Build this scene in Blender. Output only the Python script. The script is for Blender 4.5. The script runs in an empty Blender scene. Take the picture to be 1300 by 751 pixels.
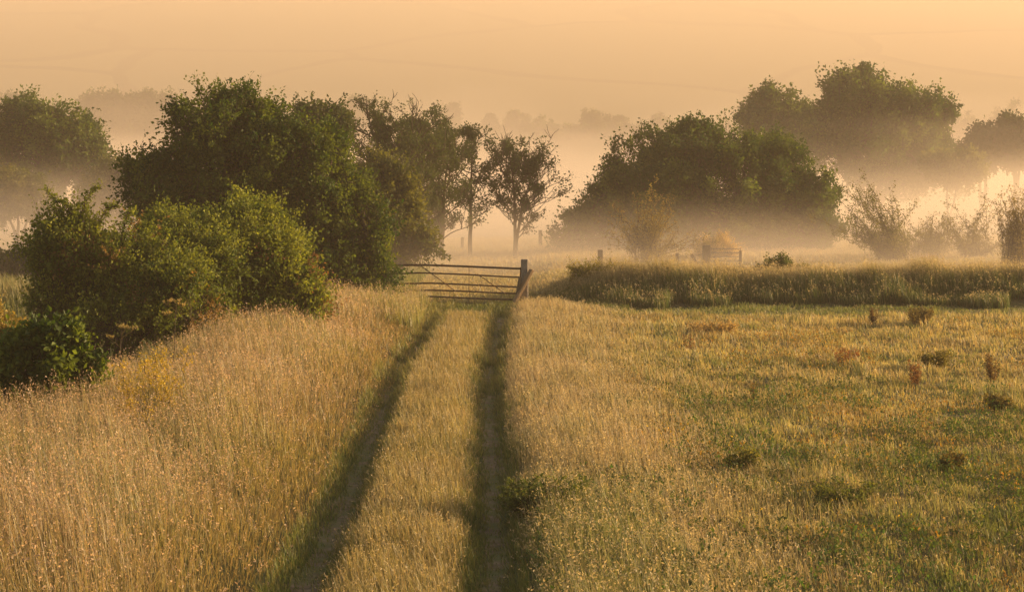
import bpy, math, random
import numpy as np
from mathutils import Vector

# ------------------------------------------------------------------ scene
scene = bpy.context.scene
COL = scene.collection
R = math.radians
F_PX, HZ, CAM_H = 2600.0, 225.0, 3.6          # focal length and horizon in photo pixels, eye height in metres
SUN_AZ, SUN_EL = 71.0, 11.0                    # low sun to the right, a little behind the trees


def X(px, d): return (px - 650.0) * d / F_PX
def Z(py, d): return CAM_H - (py - HZ) * d / F_PX


# ------------------------------------------------------------------ noise
def _hash(ix, iy, s):
    h = (ix.astype(np.int64) * 374761393 + iy.astype(np.int64) * 668265263 + s * 974634777) & 0xFFFFFFFF
    h = ((h ^ (h >> 13)) * 1274126177) & 0xFFFFFFFF
    h = h ^ (h >> 16)
    return (h & 0xFFFF) / 65535.0


def vnoise(x, y, s=0):
    x = np.asarray(x, float); y = np.asarray(y, float)
    ix = np.floor(x); iy = np.floor(y); fx = x - ix; fy = y - iy
    fx = fx * fx * (3 - 2 * fx); fy = fy * fy * (3 - 2 * fy)
    a = _hash(ix, iy, s); b = _hash(ix + 1, iy, s); c = _hash(ix, iy + 1, s); d = _hash(ix + 1, iy + 1, s)
    return (a * (1 - fx) + b * fx) * (1 - fy) + (c * (1 - fx) + d * fx) * fy


def fbm(x, y, s=0, o=3):
    t = 0; a = .5; n = 0
    for k in range(o):
        t = t + a * vnoise(np.asarray(x) * 2 ** k, np.asarray(y) * 2 ** k, s + k * 17); n += a; a *= .5
    return t / n


def sm(t):
    t = np.clip(t, 0, 1); return t * t * (3 - 2 * t)


# ------------------------------------------------------------------ terrain
def _smooth(y, ks, vs):
    y = np.asarray(y, float); return sum(np.interp(y + o, ks, vs) for o in (-3, -1.5, 0, 1.5, 3)) / 5
def rut_l(y): return _smooth(y, [10, 22, 28, 36, 44, 50, 57], [-1.8, -1.84, -1.93, -2.16, -2.06, -1.93, -1.9]) + .10 * (fbm(np.asarray(y) * .4, 0, 201) - .5)
def rut_r(y): return _smooth(y, [10, 22, 28, 36, 44, 50, 57], [-.12, -.18, -.30, -.43, -.36, -.30, -.28]) + .10 * (fbm(np.asarray(y) * .4, 0, 203) - .5)


def bank_edge(y):
    """where the tall grass on the left stops and the hollow under the bushes starts"""
    return np.interp(y, [10, 22, 25, 28, 32, 40, 48, 53, 57], [-11, -8.6, -7.5, -6.7, -5.9, -5.3, -4.9, -3.9, -3.2])


def zt(x, y):
    x = np.asarray(x, float); y = np.asarray(y, float)
    z = .10 * (fbm(x * .25, y * .25, 3) - .5) + .05 * (fbm(x * 1.3, y * 1.3, 9) - .5)
    near = 1 - sm((y - 49) / 6)
    z = z - near * .12 * (np.exp(-((x - rut_l(y)) / .26) ** 2) + np.exp(-((x - rut_r(y)) / .27) ** 2))
    z = z + near * .02 * np.exp(-((x + 1.15) / .4) ** 2)
    # left verge swells up, then drops into the hollow
    z = z + .28 * sm((-2.4 - x) / 2.2) * (1 - sm((y - 46) / 12))
    e = bank_edge(y)
    z = z - 1.0 * sm((e - x) / 2.2) * (1 - sm((y - 50) / 12))
    # bank across the right side and the higher field behind it
    z = z + .22 * sm((y - 57.0 - 1.6 * (fbm(x * .3, x * 0, 5) - .5)) / 1.6) * sm((x - .3) / 1.6) * (1 - .5 * sm((y - 90) / 40))
    z = z + .17 * np.exp(-((y - 59.3) / 1.5) ** 2) * (x > -40) * sm((x - 1) / 2)
    # slow rise to the far ridge
    z = z + 12.5 * sm((y - 250) / 110) + .8 * (fbm(x * .02, y * .02, 11) - .5) * sm((y - 120) / 100)
    # the rise the photographer stands on
    z = z + 2.0 * sm((9 - y) / 9)
    return z


# ------------------------------------------------------------------ mesh helpers
class Buf:
    def __init__(s): s.v = []; s.f = []; s.c = []; s.n = 0
    def add(s, v, faces, col, mat=0):
        """v (N,3); faces list of (M,k) index arrays; col (N,3) or (3,)"""
        v = np.asarray(v, np.float32).reshape(-1, 3)
        c = np.broadcast_to(np.asarray(col, np.float32), v.shape)
        for f in faces:
            s.f.append((np.asarray(f, np.int64) + s.n, mat))
        s.v.append(v); s.c.append(c); s.n += len(v)
    def build(s, name, mats, parent=None, smooth=False):
        me = bpy.data.meshes.new(name)
        v = np.concatenate(s.v); c = np.concatenate(s.c)
        loops = np.concatenate([f.reshape(-1) for f, m in s.f])
        tot = np.concatenate([np.full(len(f), f.shape[1]) for f, m in s.f])
        mi = np.concatenate([np.full(len(f), m) for f, m in s.f])
        st = np.concatenate([[0], np.cumsum(tot)[:-1]])
        me.vertices.add(len(v)); me.vertices.foreach_set('co', v.ravel())
        me.loops.add(len(loops)); me.loops.foreach_set('vertex_index', loops.astype(np.int32))
        me.polygons.add(len(tot)); me.polygons.foreach_set('loop_start', st.astype(np.int32))
        me.polygons.foreach_set('material_index', mi.astype(np.int32))
        me.polygons.foreach_set('use_smooth', np.full(len(tot), smooth))
        a = me.color_attributes.new('tint', 'FLOAT_COLOR', 'POINT')
        a.data.foreach_set('color', np.concatenate([c, np.ones((len(c), 1), np.float32)], 1).astype(np.float32).ravel())
        for m in (mats if isinstance(mats, list) else [mats]): me.materials.append(m)
        me.update(calc_edges=True); me.validate()
        o = bpy.data.objects.new(name, me); COL.objects.link(o)
        if parent: o.parent = parent
        return o


def tag(o, label=None, cat=None, group=None, kind=None):
    if label: o['label'] = label
    if cat: o['category'] = cat
    if group: o['group'] = group
    if kind: o['kind'] = kind
    return o


def empty(name, loc, label, cat, group=None):
    o = bpy.data.objects.new(name, None); COL.objects.link(o); o.location = loc
    o.empty_display_size = .3
    return tag(o, label, cat, group)


def tube(buf, pts, rad, col, sides=6, mat=0, cap=True):
    pts = np.asarray(pts, float); n = len(pts)
    rad = np.broadcast_to(np.asarray(rad, float), (n,))
    t = np.gradient(pts, axis=0); t /= np.linalg.norm(t, axis=1)[:, None] + 1e-9
    ref = np.array([0, 0, 1.]) if abs(t[0][2]) < .9 else np.array([1., 0, 0])
    u = np.cross(t, ref); u /= np.linalg.norm(u, axis=1)[:, None] + 1e-9
    w = np.cross(t, u)
    a = np.linspace(0, 2 * np.pi, sides, endpoint=False)
    v = pts[:, None] + rad[:, None, None] * (np.cos(a)[None, :, None] * u[:, None] + np.sin(a)[None, :, None] * w[:, None])
    v = v.reshape(-1, 3)
    i = np.arange(n - 1)[:, None] * sides; j = np.arange(sides)[None]; j2 = (j + 1) % sides
    q = np.stack([i + j, i + j2, i + sides + j2, i + sides + j], -1).reshape(-1, 4)
    fs = [q]
    if cap: fs += [np.arange(sides)[None, ::-1], (np.arange(sides) + (n - 1) * sides)[None]]
    buf.add(v, fs, col, mat)


def box(buf, c, s, col=(1, 1, 1), rx=0, ry=0, rz=0, mat=0, taper=1.0, bev=.12):
    """box with chamfered corners and slightly worn top"""
    hx, hy, hz = s[0] / 2, s[1] / 2, s[2] / 2
    b = min(hx, hy) * bev * 2
    ring = np.array([(-hx + b, -hy), (hx - b, -hy), (hx, -hy + b), (hx, hy - b), (hx - b, hy), (-hx + b, hy), (-hx, hy - b), (-hx, -hy + b)])
    lv = []
    for z, k in ((-hz, 1), (hz - b, taper), (hz, taper * .86)):
        lv.append(np.c_[ring * k, np.full(8, z)])
    v = np.concatenate(lv)
    cx, sx, cy, sy, cz, sz = math.cos(rx), math.sin(rx), math.cos(ry), math.sin(ry), math.cos(rz), math.sin(rz)
    M = np.array([[cz, -sz, 0], [sz, cz, 0], [0, 0, 1]]) @ np.array([[cy, 0, sy], [0, 1, 0], [-sy, 0, cy]]) @ np.array([[1, 0, 0], [0, cx, -sx], [0, sx, cx]])
    v = v @ M.T + np.asarray(c)
    j = np.arange(8); j2 = (j + 1) % 8
    q = np.concatenate([np.stack([j + o, j2 + o, j2 + o + 8, j + o + 8], 1) for o in (0, 8)])
    buf.add(v, [q, j[None, ::-1], (j + 16)[None]], col, mat)


# ------------------------------------------------------------------ materials
def new_mat(name):
    m = bpy.data.materials.new(name); m.use_nodes = True
    nt = m.node_tree; nt.nodes.clear()
    return m, nt, nt.nodes, nt.links


def leaf_mat(name, trans=.45, gloss=.06, rough=.45, warm=(1.15, 1.1, .55)):
    m, nt, N, L = new_mat(name)
    at = N.new('ShaderNodeAttribute'); at.attribute_name = 'tint'
    d = N.new('ShaderNodeBsdfDiffuse'); t = N.new('ShaderNodeBsdfTranslucent')
    mul = N.new('ShaderNodeMix'); mul.data_type = 'RGBA'; mul.blend_type = 'MULTIPLY'
    mul.inputs['Factor'].default_value = 1; mul.inputs['B'].default_value = (*warm, 1)
    L.new(at.outputs['Color'], mul.inputs['A'])
    L.new(at.outputs['Color'], d.inputs['Color']); L.new(mul.outputs['Result'], t.inputs['Color'])
    mx = N.new('ShaderNodeMixShader'); mx.inputs[0].default_value = trans
    L.new(d.outputs[0], mx.inputs[1]); L.new(t.outputs[0], mx.inputs[2])
    g = N.new('ShaderNodeBsdfGlossy'); g.inputs['Roughness'].default_value = rough
    m2 = N.new('ShaderNodeMixShader'); m2.inputs[0].default_value = gloss
    L.new(mx.outputs[0], m2.inputs[1]); L.new(g.outputs[0], m2.inputs[2])
    o = N.new('ShaderNodeOutputMaterial'); L.new(m2.outputs[0], o.inputs['Surface'])
    return m


def noise_mat(name, c1, c2, scale=8, rough=.9, stretch=(1, 1, 1), bump=.3, c3=None, scale3=1.0):
    m, nt, N, L = new_mat(name)
    tc = N.new('ShaderNodeTexCoord'); mp = N.new('ShaderNodeMapping'); mp.inputs['Scale'].default_value = stretch
    L.new(tc.outputs['Object'], mp.inputs['Vector'])
    n = N.new('ShaderNodeTexNoise'); n.inputs['Scale'].default_value = scale; n.inputs['Detail'].default_value = 8
    L.new(mp.outputs[0], n.inputs['Vector'])
    r = N.new('ShaderNodeValToRGB'); r.color_ramp.elements[0].position = .32; r.color_ramp.elements[1].position = .68
    r.color_ramp.elements[0].color = (*c1, 1); r.color_ramp.elements[1].color = (*c2, 1)
    L.new(n.outputs['Fac'], r.inputs[0])
    col = r.outputs[0]
    if c3:
        n3 = N.new('ShaderNodeTexNoise'); n3.inputs['Scale'].default_value = scale3; n3.inputs['Detail'].default_value = 5
        L.new(tc.outputs['Object'], n3.inputs['Vector'])
        r3 = N.new('ShaderNodeValToRGB'); r3.color_ramp.elements[0].position = .45; r3.color_ramp.elements[1].position = .6
        L.new(n3.outputs['Fac'], r3.inputs[0])
        mx = N.new('ShaderNodeMix'); mx.data_type = 'RGBA'; mx.inputs['B'].default_value = (*c3, 1)
        L.new(r3.outputs[0], mx.inputs['Factor']); L.new(col, mx.inputs['A']); col = mx.outputs['Result']
    p = N.new('ShaderNodeBsdfPrincipled'); p.inputs['Roughness'].default_value = rough
    p.inputs['Specular IOR Level'].default_value = .2
    L.new(col, p.inputs['Base Color'])
    b = N.new('ShaderNodeBump'); b.inputs['Strength'].default_value = bump; b.inputs['Distance'].default_value = .05
    L.new(n.outputs['Fac'], b.inputs['Height']); L.new(b.outputs[0], p.inputs['Normal'])
    o = N.new('ShaderNodeOutputMaterial'); L.new(p.outputs[0], o.inputs['Surface'])
    return m


def volume_mat(name, color, density, aniso):
    m, nt, N, L = new_mat(name)
    v = N.new('ShaderNodeVolumePrincipled')
    v.inputs['Color'].default_value = (*color, 1); v.inputs['Density'].default_value = density
    v.inputs['Anisotropy'].default_value = aniso
    o = N.new('ShaderNodeOutputMaterial'); L.new(v.outputs[0], o.inputs['Volume'])
    return m


M_LEAF = leaf_mat('leaf', .45, .02, .6, (1.3, 1.2, .5))
M_GRASS = leaf_mat('grass_blade', .5, .03, .5, (1.1, 1.0, .7))
M_BARK = noise_mat('bark', (.045, .034, .024), (.11, .085, .06), 14, .95, (1, 1, .25), .6)
M_SOIL = noise_mat('soil', (.05, .045, .022), (.10, .085, .04), 3, .95, c3=(.055, .07, .022), scale3=.35)
M_DIRT = noise_mat('rut_earth', (.10, .078, .048), (.21, .16, .10), 9, .95, c3=(.11, .12, .045), scale3=2.2)
M_STEEL = noise_mat('weathered_steel', (.07, .06, .055), (.13, .085, .06), 30, .55, (1, 6, 6), .15, c3=(.12, .055, .03), scale3=6)
M_WOOD = noise_mat('weathered_timber', (.16, .14, .12), (.34, .30, .26), 22, .85, (3, 3, .35), .5)
M_WOOD2 = noise_mat('brown_timber', (.20, .13, .075), (.42, .29, .17), 22, .85, (3, 3, .35), .5)
M_OLD = noise_mat('old_post_timber', (.09, .07, .05), (.2, .16, .12), 22, .9, (3, 3, .35), .5)


# ------------------------------------------------------------------ ground
def grid_mesh(xs, ys, zf, name, mat, smooth=True):
    gx, gy = np.meshgrid(xs, ys); z = zf(gx, gy)
    v = np.stack([gx, gy, z], -1).reshape(-1, 3)
    nx, ny = len(xs), len(ys)
    i = (np.arange(ny - 1)[:, None] * nx + np.arange(nx - 1)[None]).reshape(-1)
    b = Buf(); b.add(v, [np.stack([i, i + 1, i + nx + 1, i + nx], 1)], (1, 1, 1))
    return b.build(name, mat, smooth=smooth)


xs = np.concatenate([np.linspace(-320, -40, 25)[:-1], np.linspace(-40, -12, 40)[:-1], np.linspace(-12, -3, 40)[:-1],
                     np.arange(-3, 1, .07), np.linspace(1, 20, 90)[:-1], np.linspace(20, 50, 40)[:-1], np.linspace(50, 320, 28)])
ys = np.concatenate([np.linspace(-45, 8, 20)[:-1], np.linspace(8, 62, 230)[:-1], np.linspace(62, 130, 80)[:-1], np.linspace(130, 420, 90)])
tag(grid_mesh(xs, ys, zt, 'ground', M_SOIL), kind='structure')


def hill_z(x, y):
    t = (y - 370) / 560
    z = 9 + 108 * np.clip(t, 0, 1) ** 1.05 + 10 * (fbm(x * .006, y * .006, 41) - .5) * sm(t * 3)
    return z - 2


def hill_mat():
    m, nt, N, L = new_mat('hill_fields')
    tc = N.new('ShaderNodeTexCoord')
    mp = N.new('ShaderNodeMapping'); mp.inputs['Scale'].default_value = (.009, .007, 0); mp.inputs['Rotation'].default_value = (0, 0, .3)
    L.new(tc.outputs['Object'], mp.inputs['Vector'])
    nz = N.new('ShaderNodeTexNoise'); nz.inputs['Scale'].default_value = 2; L.new(mp.outputs[0], nz.inputs['Vector'])
    ad = N.new('ShaderNodeMix'); ad.data_type = 'RGBA'; ad.blend_type = 'ADD'; ad.inputs['Factor'].default_value = .25
    L.new(mp.outputs[0], ad.inputs['A']); L.new(nz.outputs['Color'], ad.inputs['B'])
    vo = N.new('ShaderNodeTexVoronoi'); vo.inputs['Scale'].default_value = 1.1; L.new(ad.outputs['Result'], vo.inputs['Vector'])
    r = N.new('ShaderNodeValToRGB'); cr = r.color_ramp; cr.interpolation = 'CONSTANT'
    cr.elements[0].color = (.12, .15, .06, 1); cr.elements[1].position = .4; cr.elements[1].color = (.24, .23, .11, 1)
    e = cr.elements.new(.65); e.color = (.17, .19, .08, 1); e = cr.elements.new(.85); e.color = (.32, .29, .15, 1)
    sp = N.new('ShaderNodeSeparateColor'); L.new(vo.outputs['Color'], sp.inputs[0]); L.new(sp.outputs[0], r.inputs[0])
    ve = N.new('ShaderNodeTexVoronoi'); ve.feature = 'DISTANCE_TO_EDGE'; ve.inputs['Scale'].default_value = 1.1
    L.new(ad.outputs['Result'], ve.inputs['Vector'])
    lt = N.new('ShaderNodeMath'); lt.operation = 'LESS_THAN'; lt.inputs[1].default_value = .02; L.new(ve.outputs['Distance'], lt.inputs[0])
    mx = N.new('ShaderNodeMix'); mx.data_type = 'RGBA'; mx.inputs['B'].default_value = (.03, .05, .015, 1)
    L.new(lt.outputs[0], mx.inputs['Factor']); L.new(r.outputs[0], mx.inputs['A'])
    d = N.new('ShaderNodeBsdfDiffuse'); L.new(mx.outputs['Result'], d.inputs['Color'])
    o = N.new('ShaderNodeOutputMaterial'); L.new(d.outputs[0], o.inputs['Surface'])
    return m


tag(grid_mesh(np.linspace(-320, 320, 90), np.linspace(385, 930, 80), hill_z, 'hill', hill_mat()), kind='structure')


# bare wheel ruts: a thin sheet of earth 4 mm above the ground
def rut_sheet(name, rf, w):
    ys = np.arange(10, 53, .1); k = np.linspace(-1, 1, 9)
    gy, gk = np.meshgrid(ys, k, indexing='ij')
    wob = w * (.25 + 1.2 * fbm(gy * .9, gk * 0 + np.sign(gk), 77))
    gx = rf(gy) + gk * wob
    v = np.stack([gx, gy, zt(gx, gy) + .006 + .012 * (1 - gk ** 2)], -1).reshape(-1, 3)
    n = 9; i = (np.arange(len(ys) - 1)[:, None] * n + np.arange(n - 1)[None]).reshape(-1)
    b = Buf(); b.add(v, [np.stack([i, i + 1, i + n + 1, i + n], 1)], (1, 1, 1))
    return tag(b.build(name, M_DIRT, smooth=True), kind='structure')


rut_sheet('track', rut_l, .17)
rut_sheet('track', rut_r, .15)

# ------------------------------------------------------------------ grass
RNG = np.random.default_rng(7)
STRAW = np.array([.41, .34, .20]); PINK = np.array([.46, .36, .26]); GOLD = np.array([.34, .28, .11])
GREEN = np.array([.11, .15, .04]); DGREEN = np.array([.05, .085, .025]); YGREEN = np.array([.26, .26, .07])


def scatter(x0, x1, y0, y1, dens, mask=None, margin=1.6):
    """random points in a rectangle, kept to the camera's view plus a side-step margin; dens(x, y) per m2"""
    dm = dens if np.isscalar(dens) else dens[1]
    n = int((x1 - x0) * (y1 - y0) * dm)
    x = RNG.uniform(x0, x1, n); y = RNG.uniform(y0, y1, n)
    k = np.abs(x) < (.5 * 1300 / F_PX) * y * 1.04 + margin
    if not np.isscalar(dens): k &= RNG.uniform(0, 1, n) * dm < dens[0](x, y)
    if mask is not None: k &= mask(x, y)
    return x[k], y[k]


def blades(buf, x, y, h, w, cb, ct, lean=.35, wind=(-.12, -.04), heads=None, z=None):
    n = len(x)
    if n == 0: return
    z = zt(x, y) - .01 if z is None else z
    h = np.broadcast_to(h, (n,)); w = np.broadcast_to(w, (n,))
    a = RNG.uniform(0, 2 * np.pi, n); ux, uy = np.cos(a), np.sin(a)
    la = RNG.uniform(0, 2 * np.pi, n); lm = np.abs(RNG.normal(0, lean, n)) * h
    lx = np.cos(la) * lm + wind[0] * h; ly = np.sin(la) * lm + wind[1] * h
    hw = w / 2
    base = np.stack([x, y, z], 1); U = np.stack([ux, uy, np.zeros(n)], 1) * hw[:, None]
    Ld = np.stack([lx, ly, np.zeros(n)], 1)
    up = np.array([0, 0, 1.])
    mid = base + Ld * .3 + up * (h * .55)[:, None]
    tip = base + Ld + up * (h * np.sqrt(np.clip(1 - (lm / h) ** 2 * .5, .3, 1)))[:, None]
    v = np.stack([base - U, base + U, mid + U * .8, mid - U * .8, tip], 1).reshape(-1, 3)
    cb = np.broadcast_to(cb, (n, 3)); ct = np.broadcast_to(ct, (n, 3)); cm = cb * .45 + ct * .55
    c = np.stack([cb, cb, cm, cm, ct], 1).reshape(-1, 3)
    i = np.arange(n) * 5
    buf.add(v, [np.stack([i, i + 1, i + 2, i + 3], 1), np.stack([i + 3, i + 2, i + 4], 1)], c)
    if heads:
        frac, cnt, size, spread, hc = heads
        s = np.where(RNG.uniform(0, 1, n) < frac)[0]
        if len(s) == 0: return
        m, t = mid[s], tip[s]; hh = h[s]
        for _ in range(cnt):
            f = RNG.uniform(.45, 1.06, len(s))[:, None]
            p = m + (t - m) * f
            d = RNG.normal(0, 1, (len(s), 3)); d[:, 2] = d[:, 2] * .5 + .6; d /= np.linalg.norm(d, axis=1)[:, None]
            p = p + d * (RNG.uniform(0, spread, len(s)) * hh * (1.15 - f[:, 0]))[:, None]
            e = RNG.normal(0, 1, (len(s), 3)); e -= d * (e * d).sum(1)[:, None]; e /= np.linalg.norm(e, axis=1)[:, None]
            L = RNG.uniform(.6, 1.3, len(s))[:, None] * size
            v = np.stack([p, p + d * L * .5 + e * L * .2, p + d * L, p + d * L * .5 - e * L * .2], 1).reshape(-1, 3)
            j = np.arange(len(s)) * 4
            col = np.repeat(hc * RNG.uniform(.75, 1.2, (len(s), 1)), 4, axis=0)
            buf.add(v, [np.stack([j, j + 1, j + 2, j + 3], 1)], col)


def mixc(a, b, t): t = np.asarray(t, float).reshape(-1, 1); return a * (1 - t) + b * t
def jit(c, n, s=.22): return c * RNG.uniform(1 - s, 1 + s, (n, 1)) * RNG.uniform(1 - s * .4, 1 + s * .4, (n, 3))


# tall seeding grass on the left verge
def verge_h(x, y):
    t = sm((-2.15 - x) / 1.9)
    e = bank_edge(y)
    lod = np.clip(fbm(x * .55, y * .4, 23) * 4 - 2.3, 0, 1)
    return (.16 + .62 * t) * (.62 + .7 * fbm(x * .9, y * .8, 21)) * (1 - .4 * lod) * (1 - .35 * sm((e + .3 - x) / .8))


b = Buf()
for y0, y1, dn, w, sp in ((15, 26, 520, .009, .030), (26, 38, 330, .012, .034), (38, 58, 230, .016, .042)):
    x, y = scatter(-11, -2.1, y0, y1, dn, lambda x, y: (x > bank_edge(y) - .5 + .9 * (vnoise(x * 2, y * 2, 8) - .5)) & (x < rut_l(y) - .08 - .13 * (1 - sm((y - 22) / 9)) - .18 * RNG.uniform(0, 1, len(x)) + .50 * sm((y - 26) / 8) * vnoise(y * .55, y * 0, 301) ** 2))
    n = len(x); h = verge_h(x, y) * RNG.uniform(.45, 1.15, n)
    g = np.clip(1.35 * fbm(x * .6, y * .35, 31) - .28, 0, 1)
    ct = mixc(mixc(PINK, GOLD, np.clip(1.6 * fbm(x * .5, y * .5, 33) - .3, 0, 1)), GREEN * 1.4, g * .40)
    nr = sm((x + 3.7) / 1.2); ct = mixc(ct, np.array([.32, .215, .075]), .85 * nr); ct = mixc(ct, np.array([.26, .17, .11]), .7 * np.clip(fbm(x * .8, y * .5, 37) * 3 - 1.5, 0, 1))
    cb = mixc(STRAW * .8, GREEN * 1.1, .45 + .5 * g)
    k_ = RNG.uniform(0, 1, n) < nr * .9
    blades(b, x[k_], y[k_], h[k_], w, jit(cb[k_], k_.sum()), jit(ct[k_], k_.sum()), .32, wind=(.12, -.1), heads=(.10, 3, sp * .8, .12, GOLD * 1.2))
    k_ = ~k_
    blades(b, x[k_], y[k_], h[k_], w, jit(cb[k_], k_.sum()), jit(ct[k_], k_.sum()), .22, heads=(.34, 5, sp, .16, PINK * np.array([1.12, 1.04, 1.0])))
tag(b.build('tall_seeding_grass', M_GRASS), 'tall pinkish straw grass in seed covering the bank left of the track', 'grass', kind='stuff')

# centre strip and the golden verge right of the ruts
b = Buf()
for y0, y1, dn, w in ((15, 26, 900, .009), (26, 38, 620, .011), (38, 58, 420, .014)):
    x, y = scatter(-1.8, -.42, y0, y1, dn, lambda x, y: (x > rut_l(y) + .09 + .16 * fbm(y * 1.1, y * 0, 307) - .12 * sm((y - 28) / 8) * vnoise(y * .6, y * 0, 303) + .12 * RNG.normal(0, 1, len(x))) & (x < rut_r(y) - .05 - .20 * fbm(y * .9, y * 0, 309) + .09 * RNG.normal(0, 1, len(x))))
    n = len(x)
    edge = np.minimum(x - rut_l(y), rut_r(y) - x); h = (.17 + .17 * fbm(x * 1.5, y * 1.1, 51)) * (.4 + .6 * sm((edge - .1) / .35)) * (1 - .75 * sm((y - 51.5) / 2.5)) * RNG.uniform(.5, 1.2, n)
    ct = mixc(GOLD, STRAW, fbm(x * 2, y * .8, 53)); g = np.clip(fbm(x * 1.3, y * .8, 55) * 1.5 - .5, 0, 1)
    ct = mixc(ct, YGREEN * .9, g * .4); ct = mixc(ct, GREEN * .9, .85 * sm((y - 51.5) / 3))
    blades(b, x, y, h, w, jit(mixc(GOLD * .8, GREEN, .3 + .5 * g), n), jit(ct, n), .35, heads=(.16, 3, .026, .12, STRAW * 1.05))
tag(b.build('track_centre_grass', M_GRASS), 'golden grass strip growing between the two wheel ruts', 'grass', kind='stuff')

b = Buf()
for y0, y1, dn, w in ((15, 26, 800, .009), (26, 38, 480, .012), (38, 57, 300, .016)):
    x, y = scatter(-.1, 3.4, y0, y1, dn, lambda x, y: (x > rut_r(y) + .08 + .3 * vnoise(y * .8, y * 0, 305) * vnoise(y * .23, y * 0, 306) * 1.6 + .1 * RNG.normal(0, 1, len(x))) & (RNG.uniform(0, 1, len(x)) < 1.1 - sm((x - 1.2) / 2.2)))
    n = len(x)
    h = (.40 - .2 * sm((x - .9) / 2.0)) * (.35 + .65 * sm((x - rut_r(y) - .12) / .6)) * (.6 + .8 * fbm(x * .9, y * .7, 61)) * RNG.uniform(.45, 1.15, n)
    g = np.clip(fbm(x * 1.1, y * .6, 65) * 1.6 - .55, 0, 1)
    near = sm((26 - y) / 6)
    ct = mixc(mixc(STRAW, PINK, fbm(x, y * .6, 63)), GREEN * 1.3, np.clip(g * .6 + near * .35 * (x < 1.6), 0, 1))
    blades(b, x, y, h, w, jit(mixc(GOLD * .8, GREEN, .35 + .5 * g), n), jit(ct, n), .28, heads=(.26, 4, .03, .14, STRAW * 1.1))
tag(b.build('golden_verge_grass', M_GRASS), 'knee high golden grass along the right side of the track', 'grass', kind='stuff')

# short grass in the ruts
b = Buf()
for rf, hw in ((rut_l, .34), (rut_r, .32)):
    for y0, y1, dn, w in ((15, 26, 1100, .010), (26, 38, 700, .013), (38, 60, 420, .017)):
        x, y = scatter(-2.6, .3, y0, y1, (lambda x, y: dn * (.45 + .75 * (fbm(x * 2.2, y * .9, 71) > .42)), dn), lambda x, y: np.abs(x - rf(y)) < hw)
        n = len(x); ed = np.abs(x - rf(y)) / hw
        blades(b, x, y, (.05 + .15 * ed * (.4 + fbm(x * 3, y * 1.2, 75)) + .12 * sm((y - 28) / 10) * (fbm(x * .9, y * .7, 76) > .55)) * RNG.uniform(.5, 1.3, n), w, jit(DGREEN * 1.5, n), jit(mixc(GREEN * 1.15, GOLD * .9, np.clip(RNG.uniform(0, .9, n) + .3 * sm((y - 28) / 10), 0, 1)), n), .6)
tag(b.build('rut_grass', M_GRASS), 'short worn green grass growing in the two wheel ruts', 'grass', kind='stuff')

# meadow
b = Buf()
for y0, y1, dn, w in ((14.5, 26, 620, .010), (26, 38, 400, .014), (38, 57.2, 260, .020)):
    x, y = scatter(1.0, 17, y0, y1, dn, lambda x, y: RNG.uniform(0, 1, len(x)) < .15 + sm((x - .9) / 1.6))
    n = len(x)
    cl = fbm(x * 1.6, y * .9, 81); tall = np.clip(fbm(x * .7, y * .5, 83) * 2.6 - 1.1, 0, 1)
    tus = np.clip(fbm(x * 3.1, y * 1.9, 84, 2) * 3 - 1.4, 0, 1)
    h = (.03 + .10 * cl + .11 * tall + .12 * tus) * RNG.uniform(.45, 1.25, n)
    g = np.clip(fbm(x * .55 + 9, y * .35, 85) * 2.4 - 1.0, 0, 1)
    band = sm((y - 51.5 - 2 * fbm(x * .4, x * 0, 88)) / 2.5)  # greener strip before the bank, with part of its shade painted in
    near = sm((33 - y) / 10) * .35
    ct = mixc(mixc(GOLD * 1.3, YGREEN * 1.35, g), STRAW * 1.25, .2 + tall * .45)
    ct = mixc(ct, np.array([.22, .14, .07]), .6 * np.clip(fbm(x * 1.2, y * .7, 89) * 3 - 1.5, 0, 1))
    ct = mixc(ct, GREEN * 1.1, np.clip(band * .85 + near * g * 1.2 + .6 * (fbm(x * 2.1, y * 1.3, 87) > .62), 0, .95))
    cb = mixc(ct * .8, GREEN, .4)
    blades(b, x, y, h * (1 - .4 * band), w, jit(cb, n, .3), jit(ct, n, .3), .45, heads=(.07, 3, .028, .14, STRAW))
tag(b.build('meadow_grass', M_GRASS), 'short patchy yellow green meadow grass right of the track', 'grass', kind='stuff')

# broad leaved forbs all through the meadow
b = Buf()


def rosettes(buf, x, y, k, size, col, rise=.5, up=0.0, z=None):
    n = len(x); z0 = zt(x, y) if z is None else z
    for _ in range(k):
        a = RNG.uniform(0, 2 * np.pi, n); el = RNG.uniform(.1, 1.2, n) * rise + .1
        d = np.stack([np.cos(a) * np.cos(el), np.sin(a) * np.cos(el), np.sin(el)], 1)
        s = np.stack([-np.sin(a), np.cos(a), np.zeros(n)], 1)
        L = (size * RNG.uniform(.5, 1.3, n))[:, None]
        p = np.stack([x + RNG.normal(0, 1, n) * size * .8, y + RNG.normal(0, 1, n) * size * .8, z0 + RNG.uniform(.01, .06 + up, n)], 1)
        v = np.stack([p, p + d * L * .5 + s * L * .22, p + d * L + np.array([0, 0, -.15]) * L, p + d * L * .5 - s * L * .22], 1).reshape(-1, 3)
        j = np.arange(n) * 4
        buf.add(v, [np.stack([j, j + 1, j + 2, j + 3], 1)], np.repeat(jit(col, n, .3), 4, axis=0))


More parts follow.
